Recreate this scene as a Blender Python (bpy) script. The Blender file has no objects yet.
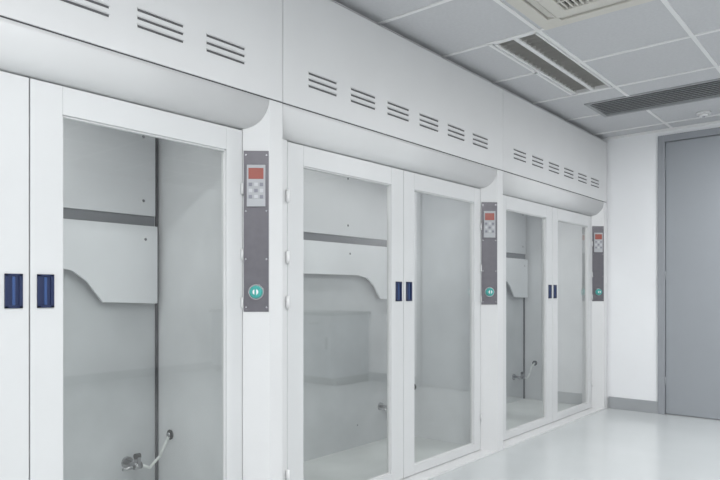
import bpy, math, bmesh
from mathutils import Vector, Matrix
sc = bpy.context.scene
sc.view_settings.view_transform = 'Standard'
sc.view_settings.look = 'None'

# ---------------------------------------------------------------- materials
def mat(name, col, rough=0.5, metal=0.0, noise=0.0, nscale=8.0, emit=None, estr=0.0, bump=0.0, bscale=200.0, spec=0.5):
    m = bpy.data.materials.new(name); m.use_nodes = True
    nt = m.node_tree; b = nt.nodes['Principled BSDF']
    b.inputs['Base Color'].default_value = (*col, 1)
    b.inputs['Roughness'].default_value = rough
    b.inputs['Metallic'].default_value = metal
    b.inputs['Specular IOR Level'].default_value = spec
    tc = nt.nodes.new('ShaderNodeTexCoord')
    if noise > 0:
        n = nt.nodes.new('ShaderNodeTexNoise'); n.inputs['Scale'].default_value = nscale
        n.inputs['Detail'].default_value = 4
        r = nt.nodes.new('ShaderNodeMapRange')
        r.inputs['From Min'].default_value = .3; r.inputs['From Max'].default_value = .7
        r.inputs['To Min'].default_value = 1-noise; r.inputs['To Max'].default_value = 1+noise
        mx = nt.nodes.new('ShaderNodeVectorMath'); mx.operation = 'SCALE'
        mx.inputs[0].default_value = col
        nt.links.new(tc.outputs['Object'], n.inputs['Vector'])
        nt.links.new(n.outputs['Fac'], r.inputs['Value'])
        nt.links.new(r.outputs['Result'], mx.inputs['Scale'])
        nt.links.new(mx.outputs['Vector'], b.inputs['Base Color'])
    if bump > 0:
        n2 = nt.nodes.new('ShaderNodeTexNoise'); n2.inputs['Scale'].default_value = bscale
        bp = nt.nodes.new('ShaderNodeBump'); bp.inputs['Strength'].default_value = bump
        bp.inputs['Distance'].default_value = 0.002
        nt.links.new(tc.outputs['Object'], n2.inputs['Vector'])
        nt.links.new(n2.outputs['Fac'], bp.inputs['Height'])
        nt.links.new(bp.outputs['Normal'], b.inputs['Normal'])
    if emit:
        b.inputs['Emission Color'].default_value = (*emit, 1)
        b.inputs['Emission Strength'].default_value = estr
    return m

M_steel = mat('painted_steel', (.665,.67,.672), .42, noise=.015, nscale=3)
M_door  = mat('painted_door_frame', (.62,.63,.633), .38, noise=.015, nscale=3)
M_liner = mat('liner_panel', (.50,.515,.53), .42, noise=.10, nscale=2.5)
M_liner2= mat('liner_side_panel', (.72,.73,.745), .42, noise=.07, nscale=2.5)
M_baffle= mat('baffle_panel', (.66,.67,.69), .38, noise=.03, nscale=3)
M_dark  = mat('dark_gap', (.05,.05,.055), .7)
M_slot  = mat('vent_slot', (.10,.10,.105), .7)
M_strip = mat('baffle_slot', (.15,.155,.17), .5)
M_hfloor= mat('hood_floor', (.66,.68,.67), .35, noise=.04, nscale=5)
M_plate = mat('control_plate', (.135,.13,.145), .35, metal=.35, noise=.05, nscale=30)
M_bezel = mat('display_bezel', (.42,.43,.45), .4)
M_lcd   = mat('display_window', (.33,.10,.08), .2)
M_btn   = mat('button_grey', (.55,.56,.58), .5)
M_btnd  = mat('button_dark', (.24,.24,.28), .5)
M_teal  = mat('knob_teal', (.05,.36,.33), .35)
M_white = mat('white_plastic', (.8,.8,.8), .4)
M_navy  = mat('handle_navy', (.008,.018,.07), .4)
M_blue  = mat('handle_blue', (.03,.07,.20), .35)
M_chrome= mat('chrome', (.36,.36,.37), .25, metal=1)
M_hose  = mat('hose', (.72,.74,.72), .5)
M_black = mat('black_rubber', (.02,.02,.02), .6)
M_wall  = mat('wall_paint', (.88,.89,.905), .7, noise=.01, nscale=2, bump=.1)
M_floor = mat('floor_vinyl', (.57,.595,.60), .18, noise=.03, nscale=1.5)
M_tile  = mat('ceiling_tile', (.585,.59,.605), .85, noise=.03, nscale=60, bump=.3, bscale=120)
M_tbar  = mat('ceiling_tbar', (.82,.82,.82), .5)
M_base  = mat('baseboard_grey', (.36,.375,.39), .5)
M_rdoor = mat('door_grey_paint', (.32,.34,.365), .45, noise=.015, nscale=2)
M_rframe= mat('door_frame_grey', (.31,.325,.35), .4)
M_refl  = mat('lamp_reflector', (.55,.54,.52), .35, metal=.6)
M_tube  = mat('lamp_tube', (.7,.7,.7), .3)
M_tubeon= mat('lamp_tube_on', (.9,.9,.9), .3, emit=(1,1,.99), estr=4)
M_ac    = mat('ac_plastic', (.64,.62,.57), .45)
M_grill = mat('grille_grey', (.36,.37,.38), .5)
M_bench = mat('bench_laminate', (.35,.37,.4), .45)
M_btop  = mat('bench_top', (.06,.065,.07), .3)

def glass_mat():
    m = bpy.data.materials.new('door_glass'); m.use_nodes = True
    nt = m.node_tree; nt.nodes.clear()
    out = nt.nodes.new('ShaderNodeOutputMaterial')
    tr = nt.nodes.new('ShaderNodeBsdfTransparent'); tr.inputs['Color'].default_value = (.905,.925,.912,1)
    gl = nt.nodes.new('ShaderNodeBsdfGlossy'); gl.inputs['Roughness'].default_value = .03
    gl.inputs['Color'].default_value = (1,1,1,1)
    lw = nt.nodes.new('ShaderNodeLayerWeight'); lw.inputs['Blend'].default_value = .5
    p = nt.nodes.new('ShaderNodeMath'); p.operation='POWER'; p.inputs[1].default_value = 2.4
    r = nt.nodes.new('ShaderNodeMapRange'); r.inputs['To Min'].default_value=.09; r.inputs['To Max'].default_value=.85
    mx = nt.nodes.new('ShaderNodeMixShader')
    nt.links.new(lw.outputs['Facing'], p.inputs[0]); nt.links.new(p.outputs[0], r.inputs['Value'])
    nt.links.new(r.outputs[0], mx.inputs['Fac'])
    nt.links.new(tr.outputs[0], mx.inputs[1]); nt.links.new(gl.outputs[0], mx.inputs[2])
    nt.links.new(mx.outputs[0], out.inputs['Surface'])
    return m
M_glass = glass_mat()

# ---------------------------------------------------------------- mesh helper
class MB:
    def __init__(s): s.bm = bmesh.new(); s.mats = []
    def mi(s, m):
        if m not in s.mats: s.mats.append(m)
        return s.mats.index(m)
    def box(s, x0,x1,y0,y1,z0,z1, m):
        i = s.mi(m)
        v = [s.bm.verts.new((x,y,z)) for x in (x0,x1) for y in (y0,y1) for z in (z0,z1)]
        for f in ((0,1,3,2),(4,6,7,5),(0,4,5,1),(2,3,7,6),(0,2,6,4),(1,5,7,3)):
            s.bm.faces.new([v[k] for k in f]).material_index = i
    def prism(s, pts, axis, a, b, m, smooth=False):
        i = s.mi(m)
        def P(p,t):
            return {'x':(t,p[0],p[1]),'z':(p[0],p[1],t),'y':(p[0],t,p[1])}[axis]
        A = [s.bm.verts.new(P(p,a)) for p in pts]; B = [s.bm.verts.new(P(p,b)) for p in pts]
        fs = [s.bm.faces.new(A), s.bm.faces.new(B[::-1])]
        n = len(pts)
        for k in range(n):
            f = s.bm.faces.new((A[k],A[(k+1)%n],B[(k+1)%n],B[k])); f.smooth = smooth; fs.append(f)
        for f in fs: f.material_index = i
    def cyl(s, c, d, r, L, m, seg=24, r2=None):
        i = s.mi(m); d = Vector(d).normalized()
        rot = d.to_track_quat('Z','Y').to_matrix().to_4x4()
        M = Matrix.Translation(Vector(c)+d*L/2) @ rot
        res = bmesh.ops.create_cone(s.bm, cap_ends=True, segments=seg, radius1=r, radius2=r if r2 is None else r2, depth=L, matrix=M)
        for f in set(f for v in res['verts'] for f in v.link_faces):
            f.material_index = i
            if len(f.verts)==4: f.smooth = True
    def tube(s, pts, r, m, seg=10):
        for a,b in zip(pts[:-1],pts[1:]):
            a=Vector(a); b=Vector(b); s.cyl(a, b-a, r, (b-a).length, m, seg)
        for p in pts[1:-1]:
            res = bmesh.ops.create_uvsphere(s.bm, u_segments=10, v_segments=6, radius=r, matrix=Matrix.Translation(p))
            for f in set(f for v in res['verts'] for f in v.link_faces): f.material_index = s.mi(m); f.smooth=True
    def obj(s, name, parent=None, loc=(0,0,0), rot=(0,0,0), bevel=0):
        bmesh.ops.recalc_face_normals(s.bm, faces=s.bm.faces)
        me = bpy.data.meshes.new(name); s.bm.to_mesh(me); s.bm.free()
        for m in s.mats: me.materials.append(m)
        o = bpy.data.objects.new(name, me); sc.collection.objects.link(o)
        o.location = loc; o.rotation_euler = rot
        if parent: o.parent = parent
        if bevel:
            bv = o.modifiers.new('bevel','BEVEL'); bv.width = bevel; bv.segments = 2; bv.limit_method='ANGLE'
            bv.angle_limit = math.radians(50)
        return o
def empty(name, loc):
    e = bpy.data.objects.new(name, None); e.empty_display_size=.2; e.location = loc
    sc.collection.objects.link(e); return e

# ---------------------------------------------------------------- layout
FY = 2.2          # front plane of the fume hoods
W = 2.183
U0 = -0.121
XF = 6.45         # far wall
CZ = 2.68         # ceiling height
HCAM = 1.15
XB, YR, YL = -3.0, -3.2, 3.12

def fume_hood(U, vx):
    root = empty('fume_hood', (U, FY, 0))
    w = W-.002
    SZ = 2.032        # bottom of the flat fascia
    b = MB()
    b.prism([(0,SZ+.006),(0,2.63),(.02,2.63),(.02,SZ+.006)], 'x', .001, w, M_steel)
    b.box(.001,w,.02,.88,2.6,2.63, M_steel)
    b.box(.001,.02,.02,.88,2.05,2.6, M_steel); b.box(w-.02,w,.02,.88,2.05,2.6, M_steel)
    b.obj('fascia_panel', root, bevel=.003)
    b = MB(); b.box(.003,w-.003,.004,.1,SZ-.001,SZ+.008,M_dark); b.obj('fascia_seam', root)
    # bullnose
    b = MB()
    N=14; pts=[]
    for k in range(N+1):
        t=k/N*math.pi/2
        pts.append((.10-.098*math.cos(t), SZ-(SZ-1.894)*math.sin(t)))
    pts += [(.14,1.894),(.14,SZ)]
    b.prism(pts,'x',.001,2.1,M_steel,smooth=True)
    o=b.obj('bullnose_canopy', root)
    for f in o.data.polygons:
        if abs(f.normal.x)>.9: f.use_smooth=False
    # splayed control column
    b = MB()
    b.prism([(2.017,.09),(2.1,0),(w,0),(w,.14),(2.017,.14)],'z',.0,SZ,M_steel)
    b.box(.001,.112,.09,.14,0,1.9,M_steel)
    b.obj('side_columns', root, bevel=.002)
    # shell / liners
    b = MB()
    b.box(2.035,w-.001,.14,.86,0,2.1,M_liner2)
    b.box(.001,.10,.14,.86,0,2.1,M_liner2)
    b.obj('side_liners', root)
    b = MB()
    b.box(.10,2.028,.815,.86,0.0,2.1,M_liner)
    b.box(.10,2.035,.14,.86,2.1,2.13,M_baffle)
    b.obj('back_liner', root)
    b = MB(); b.box(2.022,2.034,.80,.816,.03,2.05,M_dark); b.box(.101,.112,.80,.816,.03,2.05,M_dark)
    b.obj('corner_gap', root)
    b = MB(); b.box(.10,2.035,.14,.815,0,.025,M_hfloor)
    b.box(.001,w,-.004,.14,0,.016,M_steel)
    b.obj('base_tray', root, bevel=.002)
    # fill light and unseen housing, added to brighten the hood interior
    b = MB(); b.box(.5,1.65,.26,.42,2.065,2.1,M_white); b.box(.52,1.63,.28,.40,2.060,2.066,M_tube)
    b.obj('added_fill_fixture', root, bevel=.002)
    ld=bpy.data.lights.new('added_fill_light','AREA'); ld.shape='RECTANGLE'; ld.size=1.1; ld.size_y=.12
    ld.energy=4.2; ld.color=(1,1,.99)
    lo=bpy.data.objects.new('added_fill_light',ld); sc.collection.objects.link(lo); lo.parent=root; lo.location=(1.075,.34,2.055)
    # baffles
    b = MB()
    b.box(.12,2.0,.775,.79,1.545,2.09,M_baffle)
    b.box(.12,2.0,.785,.80,1.48,1.55,M_strip)
    low=[(.12,1.49),(.12,1.09),(.45,1.09),(.52,1.19),(.62,1.25),(.70,1.27),(1.44,1.27),(1.55,1.25),(1.62,1.20),(1.70,1.10),(2.0,1.09),(2.0,1.49)]
    b.prism(low,'y',.755,.77,M_baffle)
    for x in (.2,.75,1.35,1.93):
        for z in (1.62,1.95,1.42):
            yy = .775 if z>1.5 else .755
            b.cyl((x,yy,z),(0,-1,0),.008,.003,M_chrome,12)
    b.obj('baffle_panels', root, bevel=.0015)
    # doors
    for nm,x0,x1,gx0,gx1 in (('door_leaf_a',.114,1.077,.225,.957),('door_leaf_b',1.081,2.013,1.193,1.925)):
        b = MB()
        z0,z1,g0,g1=.02,1.888,.075,1.785
        b.box(x0,gx0,.09,.125,z0,z1,M_door); b.box(gx1,x1,.09,.125,z0,z1,M_door)
        b.box(gx0,gx1,.09,.125,g1,z1,M_door); b.box(gx0,gx1,.09,.125,z0,g0,M_door)
        q=.006
        b.box(gx0,gx0+q,.097,.12,g0,g1,M_steel); b.box(gx1-q,gx1,.097,.12,g0,g1,M_steel)
        b.box(gx0,gx1,.097,.12,g1-q,g1,M_steel); b.box(gx0,gx1,.097,.12,g0,g0+q,M_steel)
        b.obj(nm, root, bevel=.002)
        b = MB()
        i=b.mi(M_glass)
        vs=[b.bm.verts.new(p) for p in ((gx0,.108,g0),(gx1,.108,g0),(gx1,.108,g1),(gx0,.108,g1))]
        b.bm.faces.new(vs)
        b.obj(nm+'_glass', root)
    b = MB(); b.box(1.076,1.082,.10,.124,.02,1.888,M_dark); b.box(2.012,2.018,.10,.12,.02,1.888,M_dark)
    b.box(.111,.115,.10,.12,.02,1.888,M_dark)
    b.obj('door_gaps', root)
    # recessed pull handles
    for nm,hx in (('pull_handle_a',1.079-.053),('pull_handle_b',1.079+.053)):
        b = MB()
        z0,z1=1.095,1.212; a,c=hx-.029,hx+.029
        b.box(a,c,.084,.091,z0,z0+.008,M_navy); b.box(a,c,.084,.091,z1-.008,z1,M_navy)
        b.box(a,a+.012,.084,.091,z0,z1,M_navy); b.box(c-.012,c,.084,.091,z0,z1,M_navy)
        b.box(a,c,.0885,.0905,z0,z1,M_navy)
        b.box(hx-.005,hx+.005,.0865,.0895,z0+.01,z1-.01,M_blue)
        b.obj(nm, root, bevel=.001)
    # hinges
    b = MB()
    for z in (.25,1.10,1.32,1.62):
        b.cyl((.106,.080,z-.03),(0,0,1),.009,.06,M_white,14)
        b.cyl((2.008,.084,z-.025),(0,0,1),.006,.05,M_steel,14)
    b.obj('hinges', root)
    # louvre vents
    b = MB()
    for k in range(6):
        x0=.17+k*.316; x1=x0+.200
        for j in range(3):
            z=2.222-j*.031
            b.box(x0,x1,-.0015,.002,z-.009,z,M_slot)
            b.prism([(0,z+.007),(0,z-.001),(-.006,z-.001)],'x',x0-.002,x1+.002,M_steel)
    b.obj('louvre_vents', root)
    # control panel on the splayed face
    ang=math.atan2(-.09,.083)
    cx,cy=(2.017+2.1)/2,.045
    b = MB()
    b.box(-.057,.057,-.004,.0,1.06,1.795,M_plate)
    for x in (-.047,.047):
        for z in (1.08,1.30,1.52,1.775):
            b.cyl((x,-.004,z),(0,-1,0),.005,.002,M_chrome,12)
    b.box(-.042,.042,-.012,-.004,1.54,1.73,M_bezel)
    b.box(-.034,.034,-.0145,-.012,1.665,1.715,M_lcd)
    for r_ in range(3):
        for c_ in range(3):
            x=-.025+c_*.025; z=1.64-r_*.028
            b.box(x-.008,x+.008,-.0150,-.012,z-.008,z+.008,M_btn if (r_+c_)%2 else M_btnd)
    b.cyl((0,-.004,1.15),(0,-1,0),.036,.006,M_chrome,32)
    b.cyl((0,-.010,1.15),(0,-1,0),.031,.022,M_teal,32,r2=.026)
    b.cyl((0,-.032,1.15),(0,-1,0),.013,.006,M_white,24)
    b.box(-.004,.004,-.040,-.030,1.13,1.17,M_teal)
    b.obj('control_panel', root, loc=(cx,cy,0), rot=(0,0,ang), bevel=.001)
    # gas valve and hose
    b = MB()
    vz=.28
    b.cyl((vx,.815,vz),(0,-1,0),.030,.012,M_chrome)
    b.cyl((vx,.805,vz),(0,-1,0),.013,.09,M_chrome)
    b.cyl((vx,.715,vz),(-1,0,-.05),.012,.08,M_chrome,16,r2=.007)
    b.cyl((vx+.02,.715,vz),(-1,0,0),.018,.04,M_chrome)
    b.box(vx-.009,vx+.009,.697,.733,vz,vz+.045,M_chrome)
    b.cyl((vx-.014,.715,vz+.048),(1,0,0),.014,.028,M_black,14)
    b.tube([(vx+.02,.715,vz),(vx+.06,.70,vz-.02),(vx+.11,.69,vz+.03),(vx+.15,.69,vz+.10),(2.03,.69,vz+.13)],.007,M_hose)
    b.cyl((2.034,.69,vz+.13),(-1,0,0),.026,.005,M_black,24)
    b.cyl((2.030,.69,vz+.13),(-1,0,0),.013,.012,M_chrome,20)
    b.cyl((1.5,.815,.18),(0,-1,0),.004,.004,M_black,12)
    b.obj('gas_valve', root)
    return root
for k,vx in enumerate((1.86,1.77,1.80)): fume_hood(U0+k*W,vx)

# ---------------------------------------------------------------- room
b=MB(); b.box(XB-.1,XF+.1,YR-.1,YL+.1,-.06,0,M_floor); b.obj('floor')
b=MB(); b.box(XB-.1,XF+.1,YL,YL+.1,0,CZ+.3,M_wall); b.obj('wall_left')
b=MB(); b.box(XB,XF,YR-.1,YR,0,CZ+.3,M_wall); b.obj('wall_right')
b=MB(); b.box(XB-.1,XB,YR-.1,YL,0,CZ+.3,M_wall); b.obj('wall_back')
DY0,DY1,DZ=.12,1.73,2.62
b=MB()
b.box(XF,XF+.12,DY1,YL,0,CZ+.3,M_wall); b.box(XF,XF+.12,YR-.1,DY0,0,CZ+.3,M_wall); b.box(XF,XF+.12,DY0,DY1,DZ,CZ+.3,M_wall)
b.obj('wall_far')
b=MB(); b.box(XF-.014,XF,DY1,2.19,0,.115,M_base); b.box(XF-.014,XF,-3.19,DY0,0,.115,M_base); b.obj('baseboard_far',bevel=.002)
b=MB(); b.box(XB+.001,XF-.016,YR,YR+.014,0,.115,M_base); b.obj('baseboard_right',bevel=.002)
d=empty('door_1',(XF,DY1,0))
b=MB(); fw=.06
b.box(-.018,.12,-fw,0,0,DZ,M_rframe); b.box(-.018,.12,DY0-DY1,DY0-DY1+fw,0,DZ,M_rframe)
b.box(-.018,.12,DY0-DY1+fw,-fw,DZ-fw,DZ,M_rframe); b.obj('frame',d,bevel=.003)
b=MB(); mid=(DY0-DY1)/2
b.box(.012,.055,mid+.002,-fw-.004,.008,DZ-fw-.004,M_rdoor)
b.box(.012,.055,DY0-DY1+fw+.004,mid-.002,.008,DZ-fw-.004,M_rdoor); b.obj('leaves',d,bevel=.003)
b=MB()
for z in (.25,1.25,2.3): b.cyl((.006,-fw-.002,z),(0,0,1),.006,.1,M_rframe,14)
b.box(-.0,.012,mid+.03,mid+.07,.95,1.15,M_chrome); b.cyl((.0,mid+.05,1.05),(-1,0,0),.01,.05,M_chrome); b.cyl((-.05,mid+.04,1.05),(0,1,0),.01,.13,M_chrome)
b.obj('hardware',d)

# ceiling
TP=.67
holes=[]
troffers=[(3.54,4.86,1.625,1.905,0)]
for (x,y,e) in ((.3,.45,38),(-1.8,.45,32),(2.15,-.35,44),(.6,-1.9,38),(-1.5,-1.9,32),(5.2,.2,56)):  # lit fixtures added out of view to light the room and far wall
    troffers.append((x-.66,x+.66,y-.14,y+.14,e))
for t in troffers: holes.append(t[:4])
GR=(5.16,5.65,.65,1.95); holes.append(GR)
AC=(2.60,3.515,.64,1.555)
gx=[3.53+TP*k for k in range(-12,8) if XB<3.53+TP*k<XF]
gy=[.935+TP*k for k in range(-8,5) if YR<.935+TP*k<YL]
xs=sorted(set([XB,XF]+gx+[h[0] for h in holes]+[h[1] for h in holes]))
ys=sorted(set([YR,YL]+gy+[h[2] for h in holes]+[h[3] for h in holes]))
b=MB()
for i in range(len(xs)-1):
    for j in range(len(ys)-1):
        cx_=(xs[i]+xs[i+1])/2; cy_=(ys[j]+ys[j+1])/2
        if any(h[0]<cx_<h[1] and h[2]<cy_<h[3] for h in holes): continue
        b.box(xs[i],xs[i+1],ys[j],ys[j+1],CZ,CZ+.015,M_tile)
ceil=b.obj('ceiling')
b=MB()
hw=.012
def cut(lo,hi,blk):
    segs=[(lo,hi)]
    for a,c in blk:
        n=[]
        for s,e in segs:
            if c<=s or a>=e: n.append((s,e))
            else:
                if a>s: n.append((s,a))
                if c<e: n.append((c,e))
        segs=n
    return segs
for x in gx:
    for s,e in cut(YR,2.9,[(h[2],h[3]) for h in holes+[AC] if h[0]-.005<x<h[1]+.005]):
        b.box(x-hw,x+hw,s,e,CZ-.006,CZ+.001,M_tbar)
for y in gy:
    for s,e in cut(XB,XF,[(h[0],h[1]) for h in holes+[AC] if h[2]-.005<y<h[3]+.005]):
        b.box(s,e,y-hw,y+hw,CZ-.0055,CZ+.001,M_tbar)
b.box(3.53,4.87,1.917,1.937,CZ-.006,CZ+.001,M_tbar)
b.box(XF-.02,XF,YR,2.2,CZ-.02,CZ,M_tbar)
b.obj('grid_bars',ceil)

for (x0,x1,y0,y1,lit) in troffers:
    cx_,cy_=(x0+x1)/2,(y0+y1)/2; L=(x1-x0)/2; B=(y1-y0)/2
    r=empty('ceiling_light_fixture',(cx_,cy_,CZ))
    b=MB()
    b.box(-L,L,-B,B,.09,.1,M_white)
    for sx in (-1,1):
        b.box(min(sx*L,sx*(L-.02)),max(sx*L,sx*(L-.02)),-B,B,-.006,.09,M_white)
        b.box(-L,L,min(sx*B,sx*(B-.014)),max(sx*B,sx*(B-.014)),-.006,.09,M_white)
    b.box(-L,L,-.014,.014,-.004,.09,M_white)
    b.obj('housing',r,bevel=.001)
    b=MB()
    for s in (-1,1):
        c=s*B/2
        hwid=B/2-.014; n=10
        outer=[(c+hwid*math.cos(math.pi*k/n), .005+.078*math.sin(math.pi*k/n)) for k in range(n+1)]
        inner=[(c+(hwid-.002)*math.cos(math.pi*k/n), .005+.075*math.sin(math.pi*k/n)) for k in range(n+1)][::-1]
        for k in range(n):
            b.prism([outer[k],outer[k+1],inner[n-k-1],inner[n-k]],'x',-L+.02,L-.02,M_refl)
        nb=20
        for k in range(1,nb):
            xx=-L+.02+(2*L-.04)*k/nb
            b.box(xx-.0015,xx+.0015,c-hwid,c+hwid,.0,.03,M_refl)
    b.obj('louvre_reflectors',r)
    b=MB()
    for s in (-1,1): b.cyl((-L+.03,s*B/2,.052),(1,0,0),.013,2*L-.06,M_tubeon if lit else M_tube,16)
    b.obj('tubes',r)
    if lit:
        ld=bpy.data.lights.new('unseen_lamp_light','AREA'); ld.shape='RECTANGLE'; ld.size=2*L-.1; ld.size_y=2*B-.04
        ld.energy=lit; ld.color=(.99,.995,1)
        lo=bpy.data.objects.new('unseen_lamp_light',ld); sc.collection.objects.link(lo); lo.parent=r; lo.location=(0,0,-.008)

# supply grille
g=empty('air_vent_grille',(GR[0],GR[2],CZ))
gw,gl=GR[1]-GR[0],GR[3]-GR[2]
b=MB()
b.box(0,gw,0,.03,-.008,.01,M_grill);b.box(0,gw,gl-.03,gl,-.008,.01,M_grill)
b.box(0,.03,.03,gl-.03,-.008,.01,M_grill);b.box(gw-.03,gw,.03,gl-.03,-.008,.01,M_grill)
n=9
for k in range(n):
    x=.03+(gw-.06)*(k+.5)/n
    b.prism([(x-.019,.0),(x-.016,-.005),(x+.019,.010),(x+.016,.015)],'y',.03,gl-.03,M_grill)
b.box(0,gw,0,gl,.06,.065,M_dark)
for a in (0,gw-.005): b.box(a,a+.005,0,gl,.01,.06,M_dark)
b.box(0,gw,0,.005,.01,.06,M_dark); b.box(0,gw,gl-.005,gl,.01,.06,M_dark)
b.obj('grille_body',g)

# cassette air conditioner
a=empty('ceiling_air_conditioner',((AC[0]+AC[1])/2,(AC[2]+AC[3])/2,CZ))
S=(AC[1]-AC[0])/2
b=MB()
def ring(z0,z1,o,i,m):
    b.box(-o,o,i,o,z0,z1,m);b.box(-o,o,-o,-i,z0,z1,m);b.box(i,o,-i,i,z0,z1,m);b.box(-o,-i,-i,i,z0,z1,m)
ring(-.022,0,S,S-.07,M_ac)
ring(-.030,0,S-.13,S-.20,M_ac)
for sx in (-1,1):
    for sy in (-1,1):
        x0,x1=sorted((sx*(S-.07),sx*(S-.13))); y0,y1=sorted((sy*(S-.07),sy*(S-.13)))
        b.box(x0,x1,y0,y1,-.024,0,M_ac)
b.box(-S+.01,S-.01,-S+.01,S-.01,-.004,0,M_dark)
for s in (-1,1):
    c=s*(S-.10)
    b.prism([(c-.025,-.022),(c-.022,-.028),(c+.024,-.012),(c+.022,-.007)],'x',-S+.14,S-.14,M_ac)
    b.prism([(c-.025,-.022),(c-.022,-.028),(c+.024,-.012),(c+.022,-.007)],'y',-S+.14,S-.14,M_ac)
q=S-.20
for k in range(18):
    x=-q+2*q*(k+.5)/18; b.box(-q,q,x-.005,x+.005,-.024,-.008,M_ac)
for k in range(1,5):
    x=-q+2*q*k/5; b.box(x-.005,x+.005,-q,q,-.026,-.008,M_ac)
b.obj('cassette_panel',a,bevel=.0015)

b=MB(); b.cyl((0,0,0),(0,0,-1),.055,.018,M_white,32); b.cyl((0,0,-.018),(0,0,-1),.045,.02,M_white,32,r2=.03); b.cyl((0,0,-.038),(0,0,-1),.012,.004,M_btnd,16)
b.obj('smoke_detector',loc=(6.05,1.26,CZ))

# bench along far wall, out of frame (seen reflected in the glass)
r=empty('lab_bench',(XF-.02,-1.9,0))
b=MB(); b.box(-.75,0,-1.1,1.3,.86,.90,M_btop); b.obj('worktop',r,bevel=.003)
b=MB(); b.box(-.70,-.02,-1.08,1.28,.1,.86,M_bench); b.box(-.64,-.02,-1.08,1.28,0,.1,M_dark)
for k in range(4):
    y0=-1.07+k*.587
    b.box(-.718,-.70,y0,y0+.575,.11,.66,M_bench); b.box(-.718,-.70,y0,y0+.575,.67,.85,M_bench)
    b.box(-.74,-.718,y0+.22,y0+.36,.755,.77,M_chrome); b.box(-.74,-.718,y0+.5,y0+.515,.45,.6,M_chrome)
b.obj('cabinets',r)

# ---------------------------------------------------------------- world + camera
w=bpy.data.worlds.new('World'); sc.world=w; w.use_nodes=True
w.node_tree.nodes['Background'].inputs[0].default_value=(.8,.85,.9,1)
w.node_tree.nodes['Background'].inputs[1].default_value=.3

cam=bpy.data.cameras.new('Camera'); co=bpy.data.objects.new('Camera',cam); sc.collection.objects.link(co)
co.location=(0,0,HCAM)
co.rotation_euler=(math.radians(90),0,math.radians(40-90))
cam.sensor_width=36; cam.lens=36*640/720
cam.shift_y=52/720
cam.clip_start=.05
sc.camera=co
